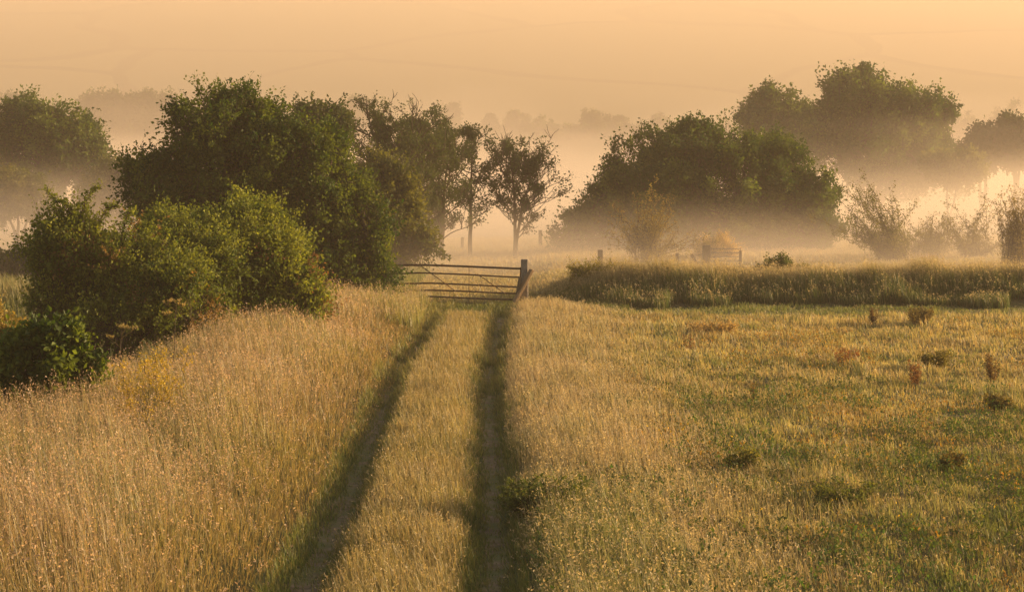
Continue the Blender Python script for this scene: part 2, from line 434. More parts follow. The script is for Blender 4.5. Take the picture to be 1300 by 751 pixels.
x, y = scatter(1.2, 16, 15, 42, (lambda x, y: 34 * (fbm(x * .8, y * .5, 91) > .52) * sm((44 - y) / 16), 34))
rosettes(b, x, y, 9, .06, GREEN * .75, .9, .12)
x, y = scatter(1.2, 16, 15, 34, (lambda x, y: 22 * (fbm(x * 1.3, y * .8, 92) > .57), 22))
rosettes(b, x, y, 14, .05, DGREEN * 1.5, 1.0, .20)
x, y = scatter(1.2, 16, 15, 50, (lambda x, y: 14 * (fbm(x * .6, y * .35, 93) > .56), 14))
rosettes(b, x, y, 10, .055, np.array([.30, .19, .05]), 1.0, .16)
x, y = scatter(.2, 1.9, 16, 24, 26)
rosettes(b, x, y, 12, .075, DGREEN * 1.3, .9, .18)
tag(b.build('meadow_forbs', M_LEAF), 'low broad leaved weeds spread through the meadow grass', 'weeds', kind='stuff')

# tiny yellow and white flower heads
b = Buf()
for cnt, col, sz, fn in ((3.0, np.array([.65, .42, .03]), .028, 95), (2.0, np.array([.6, .55, .42]), .022, 97)):
    x, y = scatter(1.0, 16, 15, 50, (lambda x, y: cnt * (fbm(x * .5, y * .4, fn) > .55), cnt))
    n = len(x); z = zt(x, y) + RNG.uniform(.12, .30, n)
    rosettes(b, x, y, 5, sz, col, 1.0, .01, z)
tag(b.build('meadow_flowers', M_LEAF), 'tiny yellow and white flowers dotted over the meadow', 'flowers', kind='stuff')

# grassy bank across the field
b = Buf()
x, y = scatter(.5, 21, 55.4, 61.5, (lambda x, y: 520 * sm((x - .4) / 1.2) * (y > 57.6 - 3.4 * fbm(x * .45, y * 0, 107) * vnoise(x * 1.7, y * 0, 108)), 520))
n = len(x)
h = (.10 + .50 * fbm(x * .55, y * .8, 101) + .32 * vnoise(x * 2.1, y * 1.2, 102)) * RNG.uniform(.5, 1.15, n) * (.3 + .7 * sm((x - .6) / 3.5)) * (.75 + .5 * fbm(x * .28, x * 0, 109))
face = 1 - sm((y - 58.2) / 1.2); ct = mixc(mixc(GREEN * .9, YGREEN, fbm(x * .5, y, 103) * (1 - face)), STRAW, np.clip(1.5 * (1 - face) * fbm(x * .7, y, 105), 0, 1)); ct = mixc(ct, DGREEN, face * .35); ct = mixc(ct, STRAW * .7, face * .45 * (RNG.uniform(0, 1, n) < .3)); h = h * (1 - .25 * face) + .12 * (1 - face)  # shade on the near side of the bank is painted as darker green
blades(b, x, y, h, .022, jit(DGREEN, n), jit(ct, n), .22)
k = RNG.uniform(0, 1, n) < np.where(face < .3, .4, .09)
blades(b, x[k], y[k], h[k] * 1.1, .012, jit(STRAW, k.sum()), jit(STRAW, k.sum()), .2, heads=(.9, 5, .045, .12, STRAW * 1.15))
tag(b.build('bank_grass', M_GRASS), 'dark rank grass on the low bank crossing the field, shade painted on its near side', 'grass', kind='stuff')

# field beyond the gate and the bank
b = Buf()
for x0, x1, y0, y1, dn, w in ((-8, 24, 58, 76, 130, .03), (-30, 34, 76, 120, 40, .06)):
    x, y = scatter(x0, x1, y0, y1, dn, lambda x, y: ~((x > .5) & (y < 61)), 3)
    n = len(x)
    h = (.10 + .22 * fbm(x * .3, y * .3, 111)) * RNG.uniform(.5, 1.2, n)
    g = np.clip(fbm(x * .25, y * .25, 113) * 2 - .7, 0, 1)
    blades(b, x, y, h, w, jit(mixc(STRAW * .9, GREEN, .6), n) if False else jit(STRAW * .7 + GREEN * .3, n), jit(mixc(STRAW, YGREEN, g * .8), n), .3, heads=(.15, 3, .07, .12, STRAW * 1.1))
tag(b.build('field_grass', M_GRASS), 'pale straw field grass beyond the gate and bank', 'grass', kind='stuff')

# grass in the hollow at the left
b = Buf()
x, y = scatter(-26, -3, 22, 76, (lambda x, y: 110 * (x < bank_edge(y) + .3), 110), None, 2)
n = len(x); g = fbm(x * .4, y * .3, 121)
blades(b, x, y, (.25 + .5 * g) * RNG.uniform(.5, 1.2, n), .03, jit(GREEN, n), jit(mixc(GREEN * 1.3, STRAW * .9, np.clip(g * 1.6 - .4, 0, 1)), n), .3)
tag(b.build('hollow_grass', M_GRASS), 'shaded green grass in the hollow under the left bushes', 'grass', kind='stuff')

# tufts crowding the track just before the gate
b = Buf()
x, y = scatter(-4.3, -2.2, 48, 57.5, 260, lambda x, y: x < -2.45 + .35 * vnoise(y * .8, y * 0, 5))
n = len(x)
blades(b, x, y, .75 * (.5 + .8 * fbm(x, y, 131)) * RNG.uniform(.5, 1.1, n), .018, jit(GREEN * 1.1, n), jit(mixc(STRAW, YGREEN, fbm(x, y, 133)), n), .22, heads=(.3, 4, .04, .15, PINK))
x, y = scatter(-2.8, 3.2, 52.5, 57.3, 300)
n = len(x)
blades(b, x, y, (.07 + .3 * fbm(x * .9, y, 135) * sm((y - 53) / 3)) * RNG.uniform(.5, 1.1, n), .018, jit(DGREEN, n), jit(mixc(DGREEN * 1.3, YGREEN * .8, fbm(x, y, 137)), n), .35)  # short green grass, its dark tone also paints the shadow at the gateway
tag(b.build('gateway_grass', M_GRASS), 'rough green grass growing up at the foot of the gate, darkened with painted shade', 'grass', kind='stuff')


# ------------------------------------------------------------------ trees and shrubs
class Plant:
    """leaf shoots over lobes; lobes are (x, y, z, rx, ry, rz) in local metres"""
    def __init__(s, seed): s.rng = np.random.default_rng(seed); s.leaf = Buf(); s.wood = Buf()

    def shoots(s, P, D, L, k, size, cols, spread=.2, droop=0.0, twig=True, var=.22):
        g = s.rng; n = len(P)
        if n == 0: return
        t = (np.arange(k) + g.uniform(0, 1, (n, k))) / k
        base = P[:, None] + D[:, None] * (t * L[:, None])[..., None]
        base[..., 2] -= droop * (t * L[:, None]) ** 2
        off = g.uniform(-1, 1, (n, k, 3)) * size * spread * 3.4
        p = (base + off).reshape(-1, 3); m = len(p)
        d = g.normal(0, 1, (m, 3)) * .8 + np.repeat(D, k, 0) * .7; d[:, 2] -= .2
        d /= np.linalg.norm(d, axis=1)[:, None] + 1e-9
        e = g.normal(0, 1, (m, 3)); e -= d * (e * d).sum(1)[:, None]; e /= np.linalg.norm(e, axis=1)[:, None] + 1e-9
        q = size * g.uniform(.6, 1.3, (m, 1))
        nrm = np.cross(d, e) * q * .12
        v = np.stack([p, p + d * q * .45 + e * q * .33 + nrm, p + d * q, p + d * q * .45 - e * q * .33 + nrm], 1).reshape(-1, 3)
        c = np.repeat(cols, k, 0) * g.uniform(1 - var, 1 + var, (m, 1))
        j = np.arange(m) * 4
        s.leaf.add(v, [np.stack([j, j + 1, j + 2, j + 3], 1)], np.repeat(c, 4, 0), 0)
        if twig:
            u = np.cross(D, g.normal(0, 1, (n, 3))); u /= np.linalg.norm(u, axis=1)[:, None] + 1e-9
            w = np.maximum(.006, size * .08) * u
            E = P + D * L[:, None]; E[:, 2] -= droop * L ** 2
            Pi = P - D * (L * .6)[:, None]
            v = np.stack([Pi - w, Pi + w, E + w * .2, E - w * .2], 1).reshape(-1, 3)
            j = np.arange(n) * 4
            s.leaf.add(v, [np.stack([j, j + 1, j + 2, j + 3], 1)], (.09, .07, .045), 1)

    def crown(s, lobes, clumps, per, rc, L, k, size, c1, c2, up=.45, zmin=None, inner=.35, bump=.24, cut=.72, accent=None):
        """clumps of shoots spread over the outer shell of the lobes, plus a sparser inside"""
        g = s.rng; lob = np.array(lobes, float)
        clumps = int(clumps * .34); per = int(per * 2.8); rc = rc * 1.35; size = size * 1.08; k = int(k * 1.3)
        area = (lob[:, 3] * lob[:, 5]) ** 1.0; pr = area / area.sum()
        pts = []; nor = []
        tries = 0
        while sum(len(a) for a in pts) < clumps and tries < 60:
            tries += 1
            m = clumps
            li = g.choice(len(lob), m, p=pr); u = g.normal(0, 1, (m, 3)); u /= np.linalg.norm(u, axis=1)[:, None]
            r = np.where(g.uniform(0, 1, m) < inner, g.uniform(.35, .85, m), g.uniform(.86, 1.0, m))
            ang = np.arctan2(u[:, 1], u[:, 0])
            r = r * (1 - bump + 2 * bump * vnoise(ang * 2.3 + li * 7, u[:, 2] * 3.1 + li * 3, 5))
            p = lob[li, :3] + u * r[:, None] * lob[li, 3:]
            dd = np.min(np.where(np.arange(len(lob))[None] == li[:, None], 9, np.linalg.norm((p[:, None] - lob[None, :, :3]) / lob[None, :, 3:], axis=2)), 1)
            keep = (dd > cut) | (g.uniform(0, 1, m) < inner * .5)
            if zmin is not None: keep &= p[:, 2] > zmin
            pts.append(p[keep]); nor.append((u / lob[li, 3:] * lob[li, 3:].mean())[keep])
        C = np.concatenate(pts)[:clumps]; Nn = np.concatenate(nor)[:clumps]
        Nn /= np.linalg.norm(Nn, axis=1)[:, None]
        m = len(C)
        cc = mixc(c1, c2, g.uniform(0, 1, m) ** 1.3)
        if accent is not None:
            a = g.uniform(0, 1, m) < accent[1]; cc[a] = accent[0]
        P = np.repeat(C, per, 0) + g.normal(0, 1, (m * per, 3)) * rc * .36
        if zmin is not None: P[:, 2] = np.maximum(P[:, 2], zmin)
        cd = Nn * .75 + g.normal(0, .42, (m, 3)); cd[:, 2] += up * .8
        D = np.repeat(cd, per, 0) + g.normal(0, 1, (m * per, 3)) * .32
        D /= np.linalg.norm(D, axis=1)[:, None]
        LL = g.uniform(L[0], L[1], m * per) * np.repeat(g.uniform(.6, 1.4, m), per) * np.where(g.uniform(0, 1, m * per) < .06, 1.35, 1)
        s.shoots(P, D, LL, k, size, np.repeat(cc, per, 0))
        return C

    def limbs(s, base, targets, r0, col=(1, 1, 1), sides=6, mids=4, wig=.06):
        g = s.rng
        for T in targets:
            T = np.asarray(T, float); B = np.asarray(base, float) + np.r_[g.normal(0, r0 * .5, 2), 0]
            n = mids + 2; t = np.linspace(0, 1, n)[:, None]
            ln = np.linalg.norm(T - B)
            p = B + (T - B) * t; p[:, 2] += math.sin(1) * .0
            hor = (T - B) * np.array([1, 1, 0]); p -= hor * (t * (1 - t)) * .5
            p[1:-1] += g.normal(0, wig * ln / 2, (n - 2, 3)) * .5
            tube(s.wood, p, np.linspace(r0, r0 * .22, n), col, sides)

    def build(s, name, loc, label, cat, crown_name='crown', trunk_name='trunk', group=None, lmat=None):
        e = empty(name, loc, label, cat, group)
        s.leaf.build(crown_name, [lmat or M_LEAF, M_BARK], e)
        if s.wood.n: s.wood.build(trunk_name, M_BARK, e, smooth=True)
        return e


def ground_at(x, y): return float(zt(np.array([x]), np.array([y]))[0])


def px_lobes(d, x0, z0, spec, depth=.85, nsub=4):
    """lobes given as photo circle (px, py, rx_px, ry_px[, y offset m]) at distance d, in local coordinates of (x0, d, z0)"""
    out = []
    for q in spec:
        px, py, rx, ry = q[:4]; dy = q[4] if len(q) > 4 else 0
        k = d / F_PX
        r_ = random.Random(int(px * 7 + py * 3))
        for _ in range(nsub):
            a_ = r_.uniform(0, 6.28); e_ = r_.uniform(-.25, 1.2); q_ = r_.uniform(.30, .46)
            out.append((X(px, d) - x0 + math.cos(a_) * math.cos(e_) * rx * k * .72, dy + math.sin(a_) * math.cos(e_) * rx * k * depth * .72, Z(py, d) - z0 + math.sin(e_) * ry * k * .72, rx * k * q_, rx * k * q_, ry * k * q_))
        out.append((X(px, d) - x0, dy, Z(py, d) - z0, rx * k * .8, rx * k * depth * .8, ry * k * .8))
    return out


def lobed(name, seed, d, px, spec, clumps, per, rc, L, k, size, c1, c2, label, cat, group=None, up=.45, inner=.35, tr=.12, depth=.85, parts=('crown', 'trunk'), bump=.24, zlow=.1, accent=None, cut=.72, ntr=None, sprays=0, nsub=4):
    x0 = X(px, d); z0 = ground_at(x0, d) - .03
    p = Plant(seed); lob = px_lobes(d, x0, z0, spec, depth, nsub)
    C = p.crown(lob, clumps, per, rc, L, k, size, np.array(c1), np.array(c2), up, zlow, inner, bump, cut, accent)
    tg = [(l[0], l[1], l[2] + l[5] * .3) for l in lob[nsub::nsub + 1]]
    g = p.rng
    if sprays:          # long loose shoots breaking the outline
        top = C[C[:, 2] > np.quantile(C[:, 2], .45)]
        S = top[g.integers(0, len(top), sprays)]; S = np.repeat(S, 4, 0) + g.normal(0, rc * .3, (sprays * 4, 3))
        D = S - np.mean(C, 0); D /= np.linalg.norm(D, axis=1)[:, None] + 1e-9
        D = D * .6 + np.repeat(g.normal(0, .35, (sprays, 3)), 4, 0) + g.normal(0, .12, (sprays * 4, 3)); D[:, 2] = np.abs(D[:, 2]) + .45
        D /= np.linalg.norm(D, axis=1)[:, None]
        p.shoots(S, D, g.uniform(.8, 1.4, sprays * 4) * L[1] * 1.1, int(k * 2.2), size, mixc(np.array(c1), np.array(c2), g.uniform(.2, 1, sprays * 4)), droop=.12, spread=.28)
    p.limbs((0, 0, 0), tg, tr, wig=.05)
    for l in lob:
        near = C[np.argsort(np.linalg.norm(C - np.array(l[:3]), axis=1))][::max(1, len(C) // (ntr or 40))][:8]
        p.limbs((l[0], l[1], l[2] - l[5] * .1), near, tr * .35, sides=4, mids=2, wig=.08)
    return p.build(name, (x0, d, z0), label, cat, *parts, group=group)


G_HAW1, G_HAW2 = (.028, .065, .010), (.14, .185, .025)
G_ELD1, G_ELD2 = (.06, .11, .015), (.27, .30, .045)
G_WIL1, G_WIL2 = (.03, .065, .012), (.12, .17, .028)
G_ALD1, G_ALD2 = (.035, .055, .02), (.07, .09, .03)

# -- the big left tree and its neighbours
lobed('hawthorn_tree', 11, 55, 330,
      [(285, 200, 84, 74), (218, 230, 58, 60), (350, 200, 72, 58), (400, 232, 64, 62), (270, 285, 88, 78), (360, 300, 92, 92), (430, 300, 52, 70), (446, 360, 38, 48)],
      1800, 8, .30, (.22, .55), 9, .085, G_HAW1, G_HAW2, 'broad dark green tree left of the gate, biggest of the near trees', 'tree', tr=.22, zlow=.25, sprays=40)
lobed('thorn_bush', 14, 55.6, 462,
      [(442, 270, 38, 58), (454, 318, 34, 52), (462, 362, 27, 36), (440, 360, 36, 42), (474, 390, 18, 16)],
      620, 8, .26, (.18, .42), 9, .08, (.04, .07, .012), (.19, .20, .03), 'lit thorn bush at the right foot of the broad tree, touching the gate', 'bush', parts=('foliage', 'stem'), tr=.08, zlow=.05)
lobed('bushy_tree', 12, 72, 505,
      [(486, 250, 26, 42), (506, 292, 26, 42), (478, 290, 34, 60), (526, 312, 18, 22)],
      420, 8, .4, (.3, .6), 8, .12, (.06, .08, .02), (.17, .17, .04), 'hazy green bush behind the left end of the gate', 'bush', parts=('foliage', 'stem'), tr=.1)
lobed('round_tree', 13, 78, 400,
      [(402, 150, 30, 26), (385, 165, 30, 26), (418, 175, 28, 30), (400, 200, 40, 40)],
      200, 8, .35, (.3, .6), 8, .13, G_ALD1, G_ALD2, 'round topped dark tree peeping over the broad left tree', 'tree', tr=.16)

# -- hawthorns in front
lobed('hawthorn_bush', 21, 42, 300,
      [(315, 312, 58, 52), (275, 335, 60, 46), (350, 350, 48, 50), (300, 378, 80, 46), (235, 312, 44, 30), (372, 380, 30, 33)],
      950, 8, .24, (.2, .5), 10, .062, G_ELD1, G_ELD2, 'dense bright green bush on the bank before the broad tree', 'bush', parts=('foliage', 'stem'), up=.6, tr=.08, accent=(np.array([.24, .13, .06]), .05), sprays=90)
lobed('hawthorn_bush', 22, 39, 130,
      [(95, 318, 36, 30), (75, 345, 32, 30), (150, 345, 50, 38), (110, 378, 64, 46), (190, 366, 60, 40), (235, 385, 60, 38), (75, 400, 38, 28), (160, 408, 80, 28)],
      1000, 8, .22, (.25, .6), 10, .06, (.05, .09, .015), (.25, .28, .04), 'straggling hawthorn bush with arching shoots at the left edge', 'bush', parts=('foliage', 'stem'), up=.55, tr=.09, accent=(np.array([.22, .14, .05]), .05), cut=.6, sprays=120)
lobed('bramble_bush', 24, 40.5, 225,
      [(215, 330, 42, 30), (255, 348, 44, 32), (195, 350, 36, 28), (240, 380, 60, 34)],
      420, 8, .22, (.2, .5), 10, .058, (.06, .10, .016), (.24, .27, .045), 'lighter green bush filling the gap between the two hawthorn bushes', 'bush', parts=('foliage', 'stem'), up=.6, tr=.05, accent=(np.array([.20, .15, .06]), .04), sprays=50)
# arching loose boughs on that hawthorn
p = Plant(23); g = p.rng; d = 39; x0 = X(95, d); z0 = ground_at(x0, d)
for (ax, ay), (bx, by), dr in (((90, 300), (58, 242), .2), ((100, 280), (125, 238), .2), ((80, 310), (38, 285), .5), ((70, 300), (45, 290), .6), ((150, 310), (165, 268), .1), ((120, 290), (142, 262), .2), ((170, 320), (186, 285), .1), ((205, 330), (215, 292), .1), ((95, 285), (80, 255), .2)):
    A = np.array([X(ax, d) - x0, g.uniform(-.3, .3), Z(ay, d) - z0]); B = np.array([X(bx, d) - x0, g.uniform(-.4, .4), Z(by, d) - z0])
    t = np.linspace(0, 1, 12)[:, None]; pts = A + (B - A) * t; pts[:, 2] += .12 * np.sin(t[:, 0] * 3.1)
    tube(p.wood, pts, np.linspace(.018, .005, 12), (1, 1, 1), 4)
    t5 = np.linspace(0, 1, 6)[:, None]; lo = A * t5; lo[:, :2] += (A[:2] * -.25) * (t5 * (1 - t5))
    tube(p.wood, lo, np.linspace(.035, .018, 6), (1, 1, 1), 5)
    PP = np.repeat(pts, 5, 0); n = len(PP); D = g.normal(0, 1, (n, 3)); D[:, 2] = np.abs(D[:, 2]) * .6; D /= np.linalg.norm(D, axis=1)[:, None]
    p.shoots(PP, D, g.uniform(.06, .2, n), 5, .055, mixc(np.array(G_ELD1), np.array(G_ELD2), g.uniform(0, 1, n)))
p.build('hawthorn_sapling', (x0, d, z0), 'thin arching hawthorn sapling rising out of the straggling bush', 'sapling', 'foliage', 'stem')

# -- dark leafy bush in the left corner
lobed('leafy_bush', 31, 27, 55,
      [(60, 465, 44, 38), (25, 478, 40, 36), (92, 475, 28, 28), (40, 505, 60, 34), (-10, 485, 40, 36), (78, 432, 20, 14)],
      560, 7, .13, (.1, .28), 8, .085, (.035, .07, .012), (.15, .2, .03), 'dark glossy leaved bush in the grass at the left edge', 'bush', parts=('foliage', 'stem'), up=.7, tr=.03, zlow=.02)
lobed('yellow_bush', 32, 33, 5,
      [(5, 440, 30, 30), (-15, 420, 30, 30), (25, 455, 22, 25)],
      160, 7, .15, (.15, .3), 8, .05, (.20, .16, .04), (.34, .26, .07), 'small yellowish bush beyond the dark leafy bush', 'bush', parts=('foliage', 'stem'), tr=.03)
lobed('hedge', 33, 68, 20,
      [(-20, 350, 30, 34), (15, 352, 32, 32), (45, 350, 26, 26), (75, 355, 28, 26), (-45, 350, 30, 30)],
      420, 7, .3, (.2, .4), 8, .09, G_ALD1, G_ALD2, 'low dark hedge behind the straggling hawthorn at the left edge', 'hedge', parts=('foliage', 'stem'), tr=.05)

# -- big willow dome on the right
lobed('dome_willow', 41, 95, 890,
      [(900, 240, 122, 82), (835, 255, 85, 62), (790, 278, 66, 46), (955, 242, 86, 72), (1008, 275, 54, 52), (880, 290, 140, 54), (748, 298, 36, 28), (872, 190, 42, 30), (990, 305, 64, 36)],
      1900, 8, .38, (.35, .8), 8, .14, G_WIL1, G_WIL2, 'large dome shaped willow standing alone in the mist', 'tree', tr=.25, up=.6, zlow=.3, bump=.16, nsub=2)

# -- trees behind at right
lobed('willow_tree', 51, 160, 1105,
      [(1095, 140, 55, 42), (1150, 150, 52, 40), (1060, 170, 45, 38), (1110, 190, 85, 45), (1188, 160, 26, 26), (1090, 112, 30, 22), (1150, 215, 80, 35)],
      1000, 8, .7, (.5, 1.2), 7, .26, G_WIL1, G_WIL2, 'tall spreading willow behind and right of the dome willow', 'tree', tr=.35, up=.7)
lobed('willow_tree', 52, 165, 985,
      [(985, 135, 28, 24), (965, 155, 26, 22), (1005, 160, 30, 28), (985, 185, 45, 32)],
      300, 8, .6, (.4, 1.0), 7, .26, G_WIL1, G_WIL2, 'smaller willow peeping over the top of the dome willow', 'tree', tr=.25, up=.7)
lobed('round_tree', 53, 165, 1248,
      [(1250, 182, 20, 18), (1242, 200, 26, 20)],
      150, 8, .5, (.4, .8), 7, .24, G_ALD1, G_ALD2, 'small round dark tree beyond the mist, right of the tall willow', 'tree', tr=.2)
lobed('round_tree', 54, 165, 1290,
      [(1288, 172, 20, 20), (1302, 180, 24, 24), (1285, 200, 26, 20)],
      200, 8, .5, (.4, .8), 7, .24, G_ALD1, G_ALD2, 'round dark tree rising from the mist at the right edge', 'tree', tr=.2)
lobed('misty_bush', 55, 150, 1205,
      [(1200, 215, 26, 20), (1225, 215, 20, 18)],
      120, 8, .5, (.4, .8), 7, .24, (.07, .09, .03), (.14, .15, .05), 'low bush half sunk in mist below the tall willow', 'bush', parts=('foliage', 'stem'), tr=.1)

# -- misty trees at left
lobed('willow_tree', 61, 125, 55,
      [(40, 170, 42, 38), (85, 174, 40, 36), (0, 184, 36, 36), (105, 202, 24, 30), (60, 212, 70, 45), (-35, 188, 30, 40)],
      700, 8, .55, (.4, 1.0), 7, .2, G_WIL1, G_WIL2, 'large misty willow at the far left above the hollow', 'tree', tr=.3, up=.7)
lobed('misty_bush', 62, 108, 150,
      [(150, 235, 34, 30), (125, 255, 30, 28), (175, 245, 34, 34), (160, 270, 50, 26)],
      260, 8, .45, (.3, .8), 7, .16, (.08, .10, .03), (.18, .18, .06), 'pale misty bush between the left willow and the broad tree', 'bush', parts=('foliage', 'stem'), tr=.1, up=.7)
lobed('misty_bush', 63, 100, 22,
      [(22, 240, 26, 26), (0, 255, 30, 26), (45, 262, 26, 20)],
      200, 8, .4, (.3, .7), 7, .14, (.08, .10, .03), (.15, .15, .05), 'misty bush under the far left willow', 'bush', parts=('foliage', 'stem'), tr=.1, up=.7)


# -- open crowned alders: a branching skeleton
def alder(name, seed, d, px, pytop, wpx, label, stems=2, lean=0.0, dens=1.0, split=.55, low=.3, base_py=None, nsh=5):
    x0 = X(px, d); z0 = ground_at(x0, d) - .03
    H = Z(pytop, d) - z0; W = wpx * d / F_PX
    p = Plant(seed); g = p.rng; tips = []

    def branch(P, D, L, r, lev):
        n = 5; pts = [P]; dd = D.copy()
        for i in range(n):
            dd = dd + g.normal(0, .12, 3) + np.array([0, 0, .07]); dd /= np.linalg.norm(dd)
            pts.append(pts[-1] + dd * L / n)
        pts = np.array(pts)
        tube(p.wood, pts, np.linspace(max(r, .012), max(r * .45, .008), n + 1), (1, 1, 1), 5, cap=False)
        if lev == 0: tips.extend((q, dd) for q in pts[1:])
        else:
            tips.append((pts[-1], dd))
            for i in range(3 + (lev > 1) * 2):
                f = g.integers(1, n + 1); a = g.uniform(0, 6.28)
                nd = dd * .8 + .75 * np.array([math.cos(a), math.sin(a) * .8, g.uniform(-.25, .5)]); nd /= np.linalg.norm(nd)
                branch(pts[f], nd, L * g.uniform(.38, .62), r * .55, lev - 1)
    for s_ in range(stems):
        sx = (s_ - (stems - 1) / 2) * W * .34 + lean * W * .25
        hs = H * (1 if s_ == 0 else g.uniform(.78, .92)); t = np.linspace(0, 1, 12)[:, None]
        tr = np.array([[sx, g.uniform(-.5, .5), hs * .93]]) * t; tr[:, 0] -= sx * .5 * (t * (1 - t))[:, 0] * 2
        tr += np.cumsum(g.normal(0, .02 * H / 6, (12, 3)), 0) * [1, 1, 0]
        tube(p.wood, tr, np.linspace(.11, .018, 12) * H / 6, (1, 1, 1), 7, cap=False)
        nb = int(15 * dens + 4)
        for i in range(nb):
            f = low + (1 - low) * ((i + g.uniform(0, 1)) / nb) ** .9; at = tr[0] + 0
            at = np.array([np.interp(f, t[:, 0], tr[:, c_]) for c_ in range(3)])
            prof = (.35 + .65 * math.sin(math.pi * min(1, (f - low) / (1 - low) * .75 + .25))) if f < .97 else .3
            a = i * 2.4 + g.uniform(-.5, .5); el = g.uniform(.25, .75)
            dx = math.cos(a) + lean * .5
            nd = np.array([dx * math.cos(el), math.sin(a) * .8 * math.cos(el), math.sin(el) + split * .2]); nd /= np.linalg.norm(nd)
            branch(at, nd, W * .62 * prof * g.uniform(.6, 1.15), .03 * H / 6, 2)
    TT = np.array([t_[0] for t_ in tips]); DD = np.array([t_[1] for t_ in tips])
    keep = (vnoise(TT[:, 0] * 3 + seed, TT[:, 2] * 3.5, 9) < .40 + dens * .26) & (TT[:, 2] < H); TT = TT[keep]; DD = DD[keep]
    P = np.repeat(TT, nsh, 0) + g.normal(0, .09, (len(TT) * nsh, 3)); D = np.repeat(DD, nsh, 0) + g.normal(0, .7, (len(TT) * nsh, 3)); D /= np.linalg.norm(D, axis=1)[:, None]
    p.shoots(P, D, g.uniform(.08, .22, len(P)), 3, .10 * d / 85, mixc(np.array(G_ALD1), np.array(G_ALD2), g.uniform(0, 1, len(P))), twig=False)
    return p.build(name, (x0, d, z0), label, 'tree')


alder('alder_tree', 74, 92, 597, 163, 78, 'slender open crowned tree with a forked trunk behind the gate', 1, 0, .8, .5, .26, nsh=2)
alder('alder_tree', 77, 92, 654, 180, 96, 'open crowned tree leaning right, rightmost of those behind the gate', 2, .3, .85, .75, .18, nsh=2)
alder('alder_tree', 73, 88, 560, 140, 70, 'tall airy tree between the hazy bush and the forked tree', 2, 0, .8, .5, .15, nsh=2)
alder('alder_tree', 75, 84, 500, 128, 105, 'wide topped airy tree rising behind the hazy bush', 3, 0, .8, .65, .2, nsh=2)
alder('alder_tree', 76, 86, 530, 150, 70, 'dense airy tree squeezed between its two taller neighbours', 2, 0, .75, .5, .15, nsh=2)


# -- thin scrub right of the bank
def scrub(name, seed, d, px, pybase, spec, label, cat='bush', dens=1.0, nst=12, size=.07, c1=G_ELD1, c2=G_ELD2, col_w=(.1, .08, .05)):
    """many thin stems fanning from the base to points in the photo, leaves only along their upper part"""
    x0 = X(px, d); z0 = ground_at(x0, d) - .02
    p = Plant(seed); g = p.rng
    for (tx, ty, rx, ry, cnt) in spec:
        for i in range(cnt):
            u = g.normal(0, .5, 3); T = np.array([X(tx + u[0] * rx, d) - x0, u[1] * rx * d / F_PX, max(.3, Z(ty + u[2] * ry, d) - z0)])
            B = np.r_[g.normal(0, .3, 2), 0.]; t = np.linspace(0, 1, 9)[:, None]
            pts = B + (T - B) * t; pts[:, :2] -= (T - B)[:2] * (t * (1 - t)) * .6; pts[1:] += g.normal(0, .025, (8, 3))
            tube(p.wood, pts, np.linspace(.012, .004, 9), (1, 1, 1), 4, cap=False)
            q = np.repeat(pts[2:], 7, 0); n = len(q)
            D = g.normal(0, 1, (n, 3)) + (T - B) / np.linalg.norm(T - B) * .9; D[:, 2] += .3; D /= np.linalg.norm(D, axis=1)[:, None]
            k = g.uniform(0, 1, n) < dens
            p.shoots(q[k], D[k], g.uniform(.15, .5, k.sum()), 6, size, mixc(np.array(c1), np.array(c2), g.uniform(0, 1, k.sum())), spread=.3)
    return p.build(name, (x0, d, z0), label, cat, 'foliage', 'stem')


scrub('thorn_scrub', 81, 80, 822, 335, [(822, 268, 40, 34, 20), (800, 292, 34, 26, 12), (846, 292, 34, 26, 12), (822, 308, 70, 14, 14)], 'thin leafed shrub fanning out before the dome willow', dens=.5, c1=(.16, .14, .05), c2=(.3, .24, .09))
scrub('leaning_scrub', 82, 80, 1135, 320, [(1100, 262, 36, 28, 20), (1088, 290, 40, 24, 14), (1120, 300, 50, 16, 12), (1140, 260, 8, 30, 2)], 'misty shrub leaning left on slanting stems', dens=.8, c1=(.10, .11, .04), c2=(.2, .19, .07))
scrub('low_scrub', 83, 86, 1180, 320, [(1165, 292, 40, 20, 14), (1200, 290, 40, 22, 12), (1180, 306, 70, 12, 12)], 'low sparse shrub in the mist right of the leaning shrub', dens=.55, c1=(.12, .11, .05), c2=(.22, .2, .08))
scrub('low_scrub', 84, 84, 1235, 320, [(1235, 286, 40, 24, 16), (1250, 272, 16, 26, 4), (1235, 304, 60, 12, 12)], 'sparse shrub in the mist beside the twiggy shrub at the edge', dens=.55, c1=(.12, .11, .05), c2=(.22, .2, .08))
scrub('twiggy_scrub', 85, 72, 1292, 330, [(1292, 274, 32, 34, 30), (1302, 258, 18, 22, 8), (1275, 290, 24, 26, 12)], 'twiggy brown shrub at the right edge of the field', dens=.5, size=.06, c1=(.17, .14, .06), c2=(.30, .24, .10))
lobed('pale_bush', 86, 82, 912,
      [(912, 322, 24, 18), (900, 330, 18, 14), (925, 330, 16, 12)],
      150, 8, .2, (.15, .4), 8, .06, (.40, .30, .17), (.55, .42, .25), 'pale straw coloured bush behind the thick old post', 'bush', parts=('foliage', 'stem'), tr=.03, up=.7)
lobed('green_bush', 87, 61.5, 988,
      [(990, 345, 20, 14), (978, 350, 18, 12), (1002, 352, 16, 10), (1020, 345, 12, 8)],
      150, 7, .14, (.12, .3), 8, .055, (.06, .09, .03), (.14, .16, .05), 'small leafy green bush on top of the bank', 'bush', parts=('foliage', 'stem'), tr=.02, up=.6)
